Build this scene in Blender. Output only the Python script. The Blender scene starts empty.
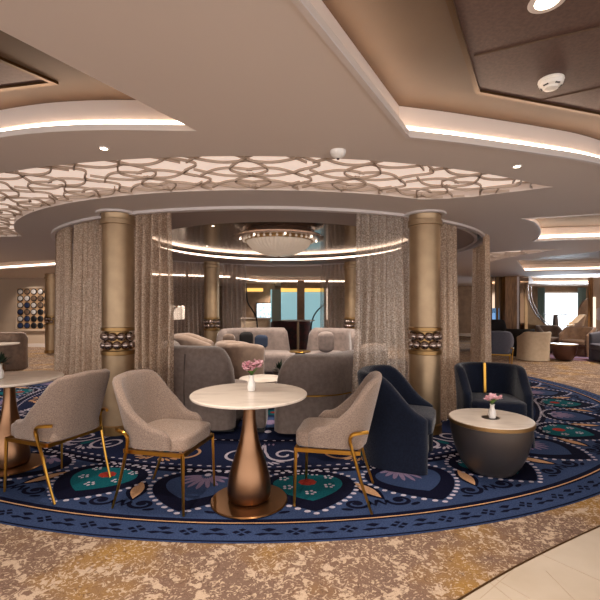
import bpy, bmesh, math, random
from mathutils import Vector, Matrix
from mathutils.geometry import tessellate_polygon
random.seed(7)
PI = math.pi; sin, cos = math.sin, math.cos; R = math.radians
S = bpy.context.scene
C = S.collection
# ---------------------------------------------------------------- camera, world, exposure
CH = 1.36; F = 410.0
cam = bpy.data.objects.new('camera', bpy.data.cameras.new('camera')); C.objects.link(cam)
cam.location = (0, 0, CH); cam.rotation_euler = (PI/2, 0, 0)
cam.data.sensor_width = 36; cam.data.lens = 36*F/600; cam.data.shift_y = 8/600; cam.data.clip_end = 200
S.camera = cam
w = bpy.data.worlds.new('world'); S.world = w; w.use_nodes = True
w.node_tree.nodes['Background'].inputs[0].default_value = (1.0, .96, .96, 1)
w.node_tree.nodes['Background'].inputs[1].default_value = 1.6
S.view_settings.view_transform = 'Standard'; S.view_settings.look = 'None'
S.view_settings.gamma = 1; S.view_settings.use_curve_mapping = False
S.view_settings.exposure = 0.85
WARM = (1.0, .87, .76)
def area(loc, sx, sy, power, col=WARM, rot=(0, 0, 0)):
    l = bpy.data.lights.new('area_lamp', 'AREA'); l.shape = 'RECTANGLE'; l.size = sx; l.size_y = sy
    l.energy = power; l.color = col
    o = bpy.data.objects.new('area_lamp', l); o.location = loc; o.rotation_euler = rot; C.objects.link(o); return o
def spot(loc, power, ang=70, col=WARM, r=.04, to=None):
    l = bpy.data.lights.new('spot_lamp', 'SPOT'); l.energy = power; l.spot_size = R(ang); l.spot_blend = .7
    l.color = col; l.shadow_soft_size = r
    o = bpy.data.objects.new('spot_lamp', l); o.location = loc; C.objects.link(o)
    if to: o.rotation_euler = (Vector(to)-Vector(loc)).to_track_quat('-Z', 'Y').to_euler()
    return o
def point(loc, power, col=WARM, r=.1):
    l = bpy.data.lights.new('point_lamp', 'POINT'); l.energy = power; l.color = col; l.shadow_soft_size = r
    o = bpy.data.objects.new('point_lamp', l); o.location = loc; C.objects.link(o); return o
# daylight from the far window
area((11.5, 17.5, 1.5), 2.6, 2.0, 220, (.75, .88, 1), (-PI/2, 0, 0))

# ---------------------------------------------------------------- helpers
def at(px, py, z):
    Y = F*(z-CH)/(308-py); return Vector(((px-300)/F*Y, Y))
def atY(px, Y): return (px-300)/F*Y
def zY(py, Y): return CH+(308-py)/F*Y
def lin(c): return tuple(((v/255/12.92) if v/255 <= .04045 else ((v/255+.055)/1.055)**2.4) for v in c)+(1,)
def mat(name, col, rough=.6, metal=0, col2=None, scale=30, bump=0, bscale=None, sheen=0, spec=.5, emit=None, estr=1, coat=0, stretch=None, lo=.35, hi=.65, detail=4):
    m = bpy.data.materials.new(name); m.use_nodes = True; n = m.node_tree; b = n.nodes['Principled BSDF']
    b.inputs['Base Color'].default_value = lin(col); b.inputs['Roughness'].default_value = rough
    b.inputs['Metallic'].default_value = metal; b.inputs['Specular IOR Level'].default_value = spec
    b.inputs['Sheen Weight'].default_value = sheen; b.inputs['Sheen Roughness'].default_value = .4
    b.inputs['Coat Weight'].default_value = coat
    if emit:
        b.inputs['Emission Color'].default_value = lin(emit); b.inputs['Emission Strength'].default_value = estr
    tc = n.nodes.new('ShaderNodeTexCoord'); mp = n.nodes.new('ShaderNodeMapping')
    n.links.new(tc.outputs['Object'], mp.inputs[0])
    if stretch: mp.inputs['Scale'].default_value = stretch
    if col2:
        t = n.nodes.new('ShaderNodeTexNoise'); t.inputs['Scale'].default_value = scale; t.inputs['Detail'].default_value = detail
        n.links.new(mp.outputs[0], t.inputs[0])
        cr = n.nodes.new('ShaderNodeValToRGB'); cr.color_ramp.elements[0].color = lin(col); cr.color_ramp.elements[1].color = lin(col2)
        cr.color_ramp.elements[0].position = lo; cr.color_ramp.elements[1].position = hi
        n.links.new(t.outputs[0], cr.inputs[0]); n.links.new(cr.outputs[0], b.inputs['Base Color'])
    if bump:
        t = n.nodes.new('ShaderNodeTexNoise'); t.inputs['Scale'].default_value = bscale or 200
        n.links.new(mp.outputs[0], t.inputs[0])
        bp = n.nodes.new('ShaderNodeBump'); bp.inputs['Strength'].default_value = bump; bp.inputs['Distance'].default_value = .01
        n.links.new(t.outputs[0], bp.inputs['Height']); n.links.new(bp.outputs[0], b.inputs['Normal'])
    return m
class MB:
    def __init__(s): s.b = bmesh.new(); s.mi = 0
    def _add(s, vs, fs):
        v = [s.b.verts.new(p) for p in vs]
        for f in fs:
            if len(set(f)) < 3: continue
            try:
                q = s.b.faces.new([v[i] for i in f]); q.material_index = s.mi
            except ValueError: pass
        return v
    def box(s, c, size, rz=0, bev=0, seg=3, rx=0, ry=0, puff=0):
        t = bmesh.new(); bmesh.ops.create_cube(t, size=1)
        for v in t.verts: v.co = Vector((v.co.x*size[0], v.co.y*size[1], v.co.z*size[2]))
        if puff:
            bmesh.ops.subdivide_edges(t, edges=t.edges[:], cuts=6, use_grid_fill=True)
            hx, hy, hz = size[0]/2, size[1]/2, size[2]/2
            for v in t.verts:
                x, y, z = v.co.x/hx, v.co.y/hy, v.co.z/hz
                p = 8.0; n = (abs(x)**p+abs(y)**p+abs(z)**p)**(1/p); n = max(n, .2)
                k = 1/n*max(abs(x), abs(y), abs(z))
                v.co = Vector((x*hx*k, y*hy*k, z*hz*k*(1+puff*(1-x*x)*(1-y*y))))
        elif bev: bmesh.ops.bevel(t, geom=t.edges[:], offset=bev, segments=seg, affect='EDGES', profile=.5)
        M = Matrix.Translation(c) @ Matrix.Rotation(rz, 4, 'Z') @ Matrix.Rotation(ry, 4, 'Y') @ Matrix.Rotation(rx, 4, 'X')
        idx = {v: i for i, v in enumerate(t.verts)}
        s._add([M @ v.co for v in t.verts], [[idx[v] for v in f.verts] for f in t.faces]); t.free(); return s
    def lathe(s, prof, c=(0, 0, 0), n=48, sx=1, sy=1):
        vs = []; fs = []
        for r, z in prof:
            for k in range(n):
                a = 2*PI*k/n; vs.append((c[0]+r*sx*cos(a), c[1]+r*sy*sin(a), c[2]+z))
        for i in range(len(prof)-1):
            for k in range(n): fs.append([i*n+k, i*n+(k+1) % n, (i+1)*n+(k+1) % n, (i+1)*n+k])
        fs.append(list(range(n))[::-1]); fs.append([(len(prof)-1)*n+k for k in range(n)])
        s._add(vs, fs); return s
    def tube(s, path, r, n=8, closed=False, flat=1.0, up=Vector((0, 0, 1))):
        P = [Vector(p) for p in path]; m = len(P); vs = []; fs = []
        for i, p in enumerate(P):
            if closed: d = P[(i+1) % m]-P[i-1]
            else: d = P[min(i+1, m-1)]-P[max(i-1, 0)]
            d.normalize(); a = d.cross(up)
            if a.length < 1e-3: a = d.cross(Vector((0, 1, 0)))
            a.normalize(); bb = a.cross(d)
            rr = r(i/(m-1)) if callable(r) else r
            for k in range(n):
                t = 2*PI*(k+.5)/n; vs.append(p+a*cos(t)*rr+bb*sin(t)*rr*flat)
        L = m if closed else m-1
        for i in range(L):
            for k in range(n):
                j = (i+1) % m; fs.append([i*n+k, i*n+(k+1) % n, j*n+(k+1) % n, j*n+k])
        if not closed: fs.append(list(range(n))[::-1]); fs.append([(m-1)*n+k for k in range(n)])
        s._add(vs, fs); return s
    def ball(s, c, r, n=12, sx=1, sy=1, sz=1):
        prof = [(max(r*sin(PI*i/n), 1e-4), -r*cos(PI*i/n)*sz) for i in range(n+1)]
        return s.lathe(prof, c, n*2 if n < 10 else 20, sx, sy)
    def plate(s, outer, holes, z0, z1, sides=True):
        loops = [[Vector((p[0], p[1], 0)) for p in l] for l in [outer]+list(holes)]
        tri = tessellate_polygon(loops); flat = [p for l in loops for p in l]; N = len(flat)
        vs = [(p.x, p.y, z0) for p in flat]+[(p.x, p.y, z1) for p in flat]; fs = []
        for t in tri:
            a, b, c = t
            cr = (flat[b]-flat[a]).cross(flat[c]-flat[a]).z
            if cr < 0: a, b, c = c, b, a
            fs.append([c, b, a])
            if z1 != z0: fs.append([a+N, b+N, c+N])
        if sides and z1 != z0:
            o = 0
            for l in loops:
                m = len(l)
                for i in range(m):
                    j = (i+1) % m; fs.append([o+i, o+j, o+j+N, o+i+N])
                o += m
        s._add(vs, fs); return s
    def band(s, poly, z0, z1, closed=True):
        m = len(poly); vs = [(p[0], p[1], z0) for p in poly]+[(p[0], p[1], z1) for p in poly]
        s._add(vs, [[i, (i+1) % m, (i+1) % m+m, i+m] for i in range(m if closed else m-1)]); return s
    def build(s, name, m, parent=None, smooth=35, loc=None, rot=None):
        me = bpy.data.meshes.new(name)
        bmesh.ops.recalc_face_normals(s.b, faces=s.b.faces[:])
        s.b.to_mesh(me); s.b.free()
        for mm in (m if isinstance(m, list) else [m]): me.materials.append(mm)
        if smooth:
            for p in me.polygons: p.use_smooth = True
            me.set_sharp_from_angle(angle=R(smooth))
        o = bpy.data.objects.new(name, me); C.objects.link(o)
        if parent: o.parent = parent
        if loc: o.location = loc
        if rot is not None: o.rotation_euler = (0, 0, rot)
        return o
def tag(o, label, cat, group=None, kind=None):
    o['label'] = label; o['category'] = cat
    if group: o['group'] = group
    if kind: o['kind'] = kind
    return o
def thing(name, label, cat, loc=(0, 0, 0), rz=0, group=None):
    o = bpy.data.objects.new(name, None); C.objects.link(o); o.empty_display_size = .1
    o.location = loc; o.rotation_euler = (0, 0, rz); return tag(o, label, cat, group)
def struct(o): o['kind'] = 'structure'; return o
def dup(src, label=None, loc=None, rz=None, group=None, sc=None):
    def cp(o, par):
        c = o.copy(); C.objects.link(c)
        if par is not None: c.parent = par
        for ch in list(o.children): cp(ch, c)
        return c
    r = cp(src, None)
    if label: r['label'] = label
    if loc is not None: r.location = loc
    if rz is not None: r.rotation_euler = (0, 0, rz)
    if group: r['group'] = group
    if sc: r.scale = sc
    return r
def offset(poly, d):       # outward offset of a polygon (either winding)
    m = len(poly); A = sum(poly[i][0]*poly[(i+1) % m][1]-poly[(i+1) % m][0]*poly[i][1] for i in range(m))
    sg = 1 if A > 0 else -1; out = []
    for i in range(m):
        p = Vector(poly[i][:2]); a = (p-Vector(poly[i-1][:2])).normalized(); b = (Vector(poly[(i+1) % m][:2])-p).normalized()
        na = Vector((a.y, -a.x))*sg; nb = Vector((b.y, -b.x))*sg; n = na+nb
        k = n.length_squared/2
        out.append(p+n*(d/max(k, .35)))
    return out
def spline(pts, n=8):      # Catmull-Rom through points
    P = [Vector(p) for p in pts]; out = []
    for i in range(len(P)-1):
        p0 = P[i-1] if i else P[0]*2-P[1]; p1, p2 = P[i], P[i+1]; p3 = P[i+2] if i+2 < len(P) else P[-1]*2-P[-2]
        for k in range(n):
            t = k/n; out.append(.5*((2*p1)+(p2-p0)*t+(2*p0-5*p1+4*p2-p3)*t*t+(3*p1-p0-3*p2+p3)*t**3))
    out.append(P[-1]); return out
def ell(cx, cy, a, b, t0=0, t1=360, n=96):
    full = abs(t1-t0) >= 360
    return [Vector((cx+a*sin(R(t0+(t1-t0)*k/n)), cy-b*cos(R(t0+(t1-t0)*k/n)))) for k in range(n if full else n+1)]
def inside(p, poly):
    x, y = p[0], p[1]; r = False; m = len(poly)
    for i in range(m):
        a, b = poly[i], poly[i-1]
        if (a[1] > y) != (b[1] > y) and x < (b[0]-a[0])*(y-a[1])/(b[1]-a[1])+a[0]: r = not r
    return r

# ---------------------------------------------------------------- materials
M = {}
M['ceil'] = mat('ceiling_paint', (214, 202, 194), .75, spec=.2)
M['rim'] = mat('rim_paint', (214, 204, 200), .5)
M['taupe'] = mat('taupe_paint', (150, 132, 122), .5)
M['brownceil'] = mat('bronze_ceiling_panel', (92, 72, 54), .6, .15, (84, 64, 48), 3, lo=.3, hi=.7)
M['gloss'] = mat('gloss_bronze_ceiling', (126, 104, 86), .14, .6, (112, 92, 76), 4)
M['leather'] = mat('dark_leather_panel', (94, 70, 62), .55, 0, (80, 58, 52), 60, .1)
M['darktrim'] = mat('dark_bronze_trim', (92, 66, 38), .4, .7)
M['wall'] = mat('wall_paint', (188, 166, 144), .7)
M['bwall'] = mat('back_wall', (150, 122, 96), .6, 0, (130, 104, 82), 4)
M['led'] = mat('cove_led', (255, 230, 200), .5, emit=(255, 232, 208), estr=7)
M['ledsoft'] = mat('cove_led_soft', (255, 230, 200), .5, emit=(255, 226, 200), estr=4)
M['backlit'] = mat('backlit_panel', (235, 225, 215), .5, emit=(255, 230, 214), estr=.34)
M['strip'] = mat('lattice_bronze', (184, 166, 150), .45, .3)
M['brass'] = mat('brass', (186, 140, 62), .28, 1.0)
M['bronze'] = mat('champagne_bronze', (178, 152, 120), .42, .7, (168, 142, 112), 8)
M['band'] = mat('column_band', (150, 118, 76), .35, .85)
M['bead'] = mat('bead_metal', (168, 150, 140), .22, .9)
M['copper'] = mat('copper_bronze', (136, 102, 76), .3, 1.0)
M['gun'] = mat('gunmetal', (106, 98, 94), .4, .8)
M['disc'] = mat('dark_bronze_disc', (120, 84, 52), .3, .9)
M['fabric'] = mat('oatmeal_fabric', (162, 142, 128), .9, 0, (128, 110, 98), 160, .5, 260, .3, .2)
M['seatfab'] = mat('seat_fabric', (176, 154, 138), .9, 0, (142, 122, 108), 120, .5, 260, .3, .2)
M['velvet'] = mat('taupe_velvet', (116, 102, 94), .7, 0, (130, 115, 106), 26, .3, 120, .5, .25)
M['velvetl'] = mat('light_taupe_velvet', (136, 116, 102), .7, 0, (156, 134, 118), 10, .3, 120, .5, .25)
M['sofa'] = mat('pale_grey_velvet', (142, 128, 122), .7, 0, (162, 146, 138), 12, .2, 120, .5, .25)
M['piping'] = mat('piping', (80, 68, 62), .8)
M['navy'] = mat('navy_velvet', (14, 20, 36), .8, 0, (20, 28, 46), 60, .4, 220, .35, .15)
M['cream'] = mat('cream_leather', (206, 184, 156), .6, 0, (196, 174, 146), 12)
M['black'] = mat('black_fabric', (26, 22, 22), .8)
M['brownv'] = mat('brown_velvet', (98, 72, 52), .7, 0, (120, 90, 66), 12, .2, 100, .4)
M['burg'] = mat('burgundy_velvet', (74, 20, 24), .7, 0, (30, 12, 14), 6, sheen=.3)
M['greyc'] = mat('grey_fabric', (92, 90, 98), .8, 0, (82, 80, 90), 60)
M['stone'] = mat('pale_marble', (232, 220, 206), .25, 0, (204, 190, 178), 4, stretch=(1, 3, 1), lo=.5, hi=.8, detail=8)
M['white'] = mat('white_ceramic', (240, 236, 230), .3)
M['dark'] = mat('near_black', (20, 18, 18), .6)
M['pink'] = mat('pink_petal', (228, 160, 176), .6, 0, (246, 214, 220), 60)
M['green'] = mat('leaf_green', (92, 130, 48), .6, 0, (60, 96, 34), 40)
M['dgreen'] = mat('dark_leaf', (28, 52, 30), .6, 0, (16, 34, 20), 40)
M['yellow'] = mat('yellow_centre', (226, 200, 90), .6)
M['tile'] = mat('cream_tile', (192, 178, 160), .3, 0, (178, 162, 142), 3, lo=.3, hi=.7)
M['wood'] = mat('amber_wood', (150, 106, 58), .4, .1, (108, 72, 36), 6, stretch=(6, 6, .6))
M['mirror'] = mat('bronze_mirror', (170, 150, 130), .06, 1.0)
M['teal'] = mat('teal_glass', (130, 170, 176), .3, emit=(150, 196, 204), estr=.42)
M['blueglass'] = mat('blue_glass', (90, 130, 170), .2, emit=(110, 160, 215), estr=.5)
M['gold'] = mat('gold_light', (240, 190, 90), .4, emit=(255, 206, 110), estr=.6)
M['day'] = mat('daylight_glass', (255, 255, 255), .4, emit=(230, 242, 255), estr=1.0)
M['lamp'] = mat('lamp_glow', (255, 240, 225), .5, emit=(255, 226, 200), estr=.75)
M['bulb'] = mat('downlight_glow', (255, 240, 220), .5, emit=(255, 235, 205), estr=9)
M['lamp2'] = mat('small_bulb', (255, 240, 225), .5, emit=(255, 232, 210), estr=2.2)
M['drape'] = mat('teal_drape', (130, 146, 140), .8, 0, (98, 116, 112), 3, stretch=(14, 14, .2))
M['pinkrug'] = mat('mauve_rug', (132, 92, 98), .9, 0, (92, 62, 78), 5)
M['blued'] = mat('blue_cushion', (44, 58, 82), .8)
# rug palette
def rugmat(n, c, c2): return mat(n, c, .95, 0, c2, 90, .4, 300, 0, .05)
RUG = [rugmat('rug_blue', (60, 76, 110), (46, 60, 94)), rugmat('rug_navy', (14, 15, 32), (20, 22, 44)),
       rugmat('rug_white', (206, 198, 210), (176, 168, 186)), rugmat('rug_teal', (22, 98, 104), (18, 74, 88)),
       rugmat('rug_red', (170, 62, 48), (132, 42, 38)), rugmat('rug_peach', (206, 164, 126), (184, 140, 104)),
       rugmat('rug_lilac', (142, 124, 150), (120, 104, 132)), rugmat('rug_deep', (36, 44, 74), (28, 34, 60))]
def carpet_material():
    m = bpy.data.materials.new('carpet'); m.use_nodes = True; n = m.node_tree; N = n.nodes.new; L = n.links.new
    b = n.nodes['Principled BSDF']; b.inputs['Roughness'].default_value = .95; b.inputs['Specular IOR Level'].default_value = .1
    tc = N('ShaderNodeTexCoord')
    def noise(sc, det=4, dist=0):
        t = N('ShaderNodeTexNoise'); t.inputs['Scale'].default_value = sc; t.inputs['Detail'].default_value = det
        t.inputs['Distortion'].default_value = dist; L(tc.outputs['Object'], t.inputs[0]); return t.outputs[0]
    def ramp(src, stops):
        r = N('ShaderNodeValToRGB'); e = r.color_ramp.elements
        e[0].position, e[0].color = stops[0][0], lin(stops[0][1]); e[1].position, e[1].color = stops[1][0], lin(stops[1][1])
        for p, c in stops[2:]:
            q = e.new(p); q.color = lin(c)
        L(src, r.inputs[0]); return r.outputs[0]
    def mix(f, a, c):
        x = N('ShaderNodeMix'); x.data_type = 'RGBA'; L(f, x.inputs['Factor']); L(a, x.inputs[6]); L(c, x.inputs[7]); return x.outputs[2]
    base = ramp(noise(1.6, 3), [(.3, (124, 102, 90)), (.66, (162, 124, 70)), (.5, (130, 104, 88))])
    spots = ramp(noise(32, 6, 1.8), [(.545, (0, 0, 0)), (.60, (255, 255, 255))])
    # ornamental medallions: rings of cells
    v = N('ShaderNodeTexVoronoi'); v.inputs['Scale'].default_value = 1.1; L(tc.outputs['Object'], v.inputs[0])
    ma = N('ShaderNodeMath'); ma.operation = 'SINE'; mm = N('ShaderNodeMath'); mm.operation = 'MULTIPLY'; mm.inputs[1].default_value = 34
    L(v.outputs['Distance'], mm.inputs[0]); L(mm.outputs[0], ma.inputs[0])
    ad = N('ShaderNodeMath'); ad.operation = 'MULTIPLY_ADD'; ad.inputs[1].default_value = .11; L(ma.outputs[0], ad.inputs[0]); L(noise(22, 4, 1.0), ad.inputs[2])
    orn = ramp(ad.outputs[0], [(.6, (0, 0, 0)), (.66, (255, 255, 255))])
    drk = ramp(noise(24, 5, 2.0), [(.585, (0, 0, 0)), (.66, (190, 190, 190))])
    rgb = lambda c: (lambda q: (setattr(q.outputs[0], 'default_value', lin(c)), q.outputs[0])[1])(N('ShaderNodeRGB'))
    c = mix(spots, base, rgb((196, 172, 146)))
    c = mix(orn, c, rgb((200, 176, 152)))
    c = mix(drk, c, rgb((88, 64, 54)))
    fine = ramp(noise(240, 2), [(.3, (190, 190, 190)), (.7, (255, 255, 255))])
    mu = N('ShaderNodeMix'); mu.data_type = 'RGBA'; mu.blend_type = 'MULTIPLY'; mu.inputs['Factor'].default_value = .8
    L(c, mu.inputs[6]); L(fine, mu.inputs[7]); L(mu.outputs[2], b.inputs['Base Color'])
    return m
M['carpet'] = carpet_material()
def curtain_material(name, ca, cb, dens=.66):
    m = bpy.data.materials.new(name); m.use_nodes = True; n = m.node_tree; N = n.nodes.new; L = n.links.new
    b = n.nodes['Principled BSDF']; out = n.nodes['Material Output']
    b.inputs['Roughness'].default_value = .4; b.inputs['Metallic'].default_value = .35
    tc = N('ShaderNodeTexCoord')
    t = N('ShaderNodeTexNoise'); t.inputs['Scale'].default_value = 70; t.inputs['Detail'].default_value = 2; L(tc.outputs['Object'], t.inputs[0])
    cr = N('ShaderNodeValToRGB'); cr.color_ramp.elements[0].color = lin(ca); cr.color_ramp.elements[1].color = lin(cb)
    cr.color_ramp.elements[0].position = .36; cr.color_ramp.elements[1].position = .74
    L(t.outputs[0], cr.inputs[0]); L(cr.outputs[0], b.inputs['Base Color'])
    t2 = N('ShaderNodeTexNoise'); t2.inputs['Scale'].default_value = 85; t2.inputs['Detail'].default_value = 1; L(tc.outputs['Object'], t2.inputs[0])
    mr = N('ShaderNodeMapRange'); mr.inputs[1].default_value = .35; mr.inputs[2].default_value = .6
    mr.inputs[3].default_value = dens-.2; mr.inputs[4].default_value = min(dens+.15, 1)
    L(t2.outputs[0], mr.inputs[0])
    tl = N('ShaderNodeBsdfTranslucent'); L(cr.outputs[0], tl.inputs[0])
    mx = N('ShaderNodeMixShader'); mx.inputs[0].default_value = .35; L(b.outputs[0], mx.inputs[1]); L(tl.outputs[0], mx.inputs[2])
    tr = N('ShaderNodeBsdfTransparent'); m2 = N('ShaderNodeMixShader'); L(mr.outputs[0], m2.inputs[0]); L(tr.outputs[0], m2.inputs[1]); L(mx.outputs[0], m2.inputs[2])
    L(m2.outputs[0], out.inputs[0])
    bp = N('ShaderNodeBump'); bp.inputs['Strength'].default_value = .25; bp.inputs['Distance'].default_value = .005
    L(t.outputs[0], bp.inputs['Height']); L(bp.outputs[0], b.inputs['Normal'])
    return m
M['curtain'] = curtain_material('metallic_mesh_curtain', (178, 150, 126), (232, 210, 186), .72)
M['curtainc'] = curtain_material('backlit_mesh_curtain', (186, 166, 148), (244, 230, 216), .58)  # thinner, paler copy of the mesh; backlight highlights put into its colour
M['curtainf'] = curtain_material('far_mesh_curtain', (180, 160, 148), (222, 206, 194), .55)
def glass_material():
    m = bpy.data.materials.new('ribbed_crystal'); m.use_nodes = True; n = m.node_tree; b = n.nodes['Principled BSDF']
    b.inputs['Base Color'].default_value = lin((214, 204, 194)); b.inputs['Roughness'].default_value = .18
    b.inputs['Transmission Weight'].default_value = .35; b.inputs['Emission Color'].default_value = lin((255, 225, 195)); b.inputs['Emission Strength'].default_value = .12
    return m
M['crystal'] = glass_material()

# ---------------------------------------------------------------- ceiling and its recesses
ZC = 2.39
RX, RY = -.45, 7.0                                  # centre of the pavilion
ringhole = ell(RX, RY, 3.37, 2.85)
def U(*pts): return [at(x, y, ZC) for x, y in pts]
a_, b_ = at(300, 0, ZC), at(409, 136, ZC); dr = (b_-a_).normalized()
right_far = spline(U((409, 136), (455, 141), (500, 147), (550, 154), (600, 163))+[Vector((3.0, 3.38)), Vector((3.9, 3.95))], 5)
holeR = right_far+[Vector((5.2, 2.6)), Vector((5.2, -.8)), a_-dr*2.0+Vector((0, 0))]
a2, b2 = at(0, 30, ZC), at(197, 131, ZC); d2 = (b2-a2).normalized()
left_far = spline([b2]+U((83, 130.5), (0, 137.5))+[Vector((-2.6, 2.76)), Vector((-3.4, 3.22))], 5)
holeL = left_far+[Vector((-5.0, 2.4)), Vector((-4.6, -.8)), a2-d2*2.3]
inner_r = [at(470, 197, ZC), at(440, 199, ZC), at(420, 199.5, ZC)]
lat = ell(-.4, 7, 4.7, 4.22, -76, 0, 30)+ell(-.4, 7, 4.5, 4.22, 2, 32, 10)+[at(553, 187, ZC)]+inner_r+ell(-.4, 7, 3.8, 3.42, 18, -71, 36)
lat2 = U((486, 253), (505, 251.5), (535, 249.6), (563, 248.8), (535, 253), (505, 258), (486, 263))
nose = spline(U((525, 218.5), (535, 222), (540.5, 229), (539, 237), (534, 241)), 5)
holeB = nose+U((560, 239.6), (640, 238), (700, 238), (700, 212), (600, 214), (560, 216.5))
holeC = U((516.5, 260.7), (525, 271.5), (600, 270), (660, 269.5), (640, 247), (600, 251), (560, 255.5))
holeD = U((529.5, 276), (535, 283.4), (600, 283), (640, 282.5), (640, 272.5), (600, 273.5))
holeE = U((-60, 272), (0, 269.5), (40, 267), (75, 264.5), (60, 260), (0, 262), (-70, 264))
holeF = U((236, 279.5), (262, 282.5), (345, 282.8), (352, 281.5), (330, 277), (236, 275))
holeG = U((150, 276), (230, 278.5), (230, 272), (150, 270))
RB = [(-14, -3.5), (16, -3.5), (16, 19.4), (-14, 19.4)]
ce = MB().plate(RB, [ringhole, holeR, holeL, lat, lat2, holeB, holeC, holeD, holeE, holeF, holeG], ZC, ZC+.035)
struct(ce.build('ceiling', M['ceil'], smooth=0))
n_tr = [0]
def recess(hole, ztop, back, glow=M['led'], capm=M['brownceil'], wallm=M['ceil'], nm='trim', glow_h=.055, glow_edges=None):
    n_tr[0] += 1
    o = offset(hole, back)
    mb = MB(); mb.band(o, ZC+.03, ztop); mb.mi = 1; mb.plate(offset(hole, back+.01), [], ztop, ztop+.02); 
    mb.mi = 2; q = offset(hole, back-.006); mb.band(q if glow_edges is None else glow_edges(q), ZC+.037, ZC+.037+glow_h, closed=glow_edges is None)
    mb.mi = 0; mb.plate(offset(hole, back+.01), [hole], ZC+.034, ZC+.036, sides=False)
    return struct(mb.build('trim_%d' % n_tr[0], [wallm, capm, glow], smooth=0))
recess(holeR, 2.60, .07, glow_h=.05, glow_edges=lambda q: [q[-1]]+q[:len(right_far)])
recess(holeL, 2.60, .07, glow_h=.05, glow_edges=lambda q: q[:len(left_far)])
for h in (holeB, holeC, holeD, holeE, holeF, holeG): recess(h, 2.60, .12, M['ledsoft'] if h is not holeB else M['led'])
# slim lighter edge bead round the two big recesses
for h in (holeR, holeB):
    n_tr[0] += 1
    struct(MB().plate(offset(h, .022), [offset(h, -.004)], ZC-.008, ZC-.0005).build('trim_%d' % n_tr[0], M['rim'], smooth=0))
# leather centre panels of the big recesses
def leather(poly, seams, idx):
    n_tr[0] += 1
    mb = MB(); mb.plate(offset(poly, .025), [poly], 2.585, 2.605); mb.mi = 1; mb.plate(poly, [], 2.597, 2.604)
    mb.mi = 2
    for a, b in seams:
        a = Vector(a); b = Vector(b); mb.tube([(a.x, a.y, 2.596), (b.x, b.y, 2.596)], .004, 6)
    return struct(mb.build('trim_%d' % n_tr[0], [M['darktrim'], M['leather'], M['brownceil']], smooth=0))
A, B_, D_ = at(453, 0, 2.59), at(480, 91, 2.59), at(600, 114, 2.59)
dd = (A-B_).normalized(); de = (D_-B_).normalized()
leather([A+dd*1.3, B_, D_, D_+de*1.2+Vector((0, .12)), Vector((4.6, -.4))], [(at(474, 57, 2.59), at(640, 19, 2.59)), (at(540, 101, 2.59), at(640, 80, 2.59))], 1)
A, B_, D_ = at(0, 61, 2.59), at(49, 82, 2.59), at(0, 88, 2.59)
leather([A+(A-B_).normalized()*1.2, B_, D_, D_+(D_-B_).normalized()*1.6+Vector((0, .2)), Vector((-4.2, -.2))], [], 2)

# pavilion ring : rim, dark gap, inner taupe ring, lit inner recess with gloss ceiling
n_tr[0] += 1
mb = MB(); mb.plate(ell(RX, RY, 3.385, 2.865), [ell(RX, RY, 3.335, 2.815)], ZC-.03, ZC+.05)
struct(mb.build('trim_%d' % n_tr[0], M['rim'], smooth=40))
n_tr[0] += 1
ih = ell(-.32, 7.0, 2.12, 2.1)
mb = MB(); mb.plate(ell(RX, RY, 3.25, 2.73), [ih], ZC+.0, ZC+.03); mb.mi = 1
mb.plate(ell(RX, RY, 3.27, 2.75), [ell(RX, RY, 3.23, 2.71)], ZC-.012, ZC+.04)
mb.mi = 2; mb.plate(ell(RX, RY, 3.5, 3.0), [offset(ih, .1)], ZC+.09, ZC+.11)
struct(mb.build('trim_%d' % n_tr[0], [M['taupe'], M['rim'], M['dark']], smooth=40))
n_tr[0] += 1
mb = MB(); o = offset(ih, .13); mb.band(o, ZC+.02, 2.515); mb.mi = 1; mb.plate(offset(ih, .14), [], 2.515, 2.53)
mb.mi = 2; mb.band(offset(ih, .124), ZC+.035, ZC+.075)
struct(mb.build('trim_%d' % n_tr[0], [M['ceil'], M['gloss'], M['ledsoft']], smooth=40))

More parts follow.
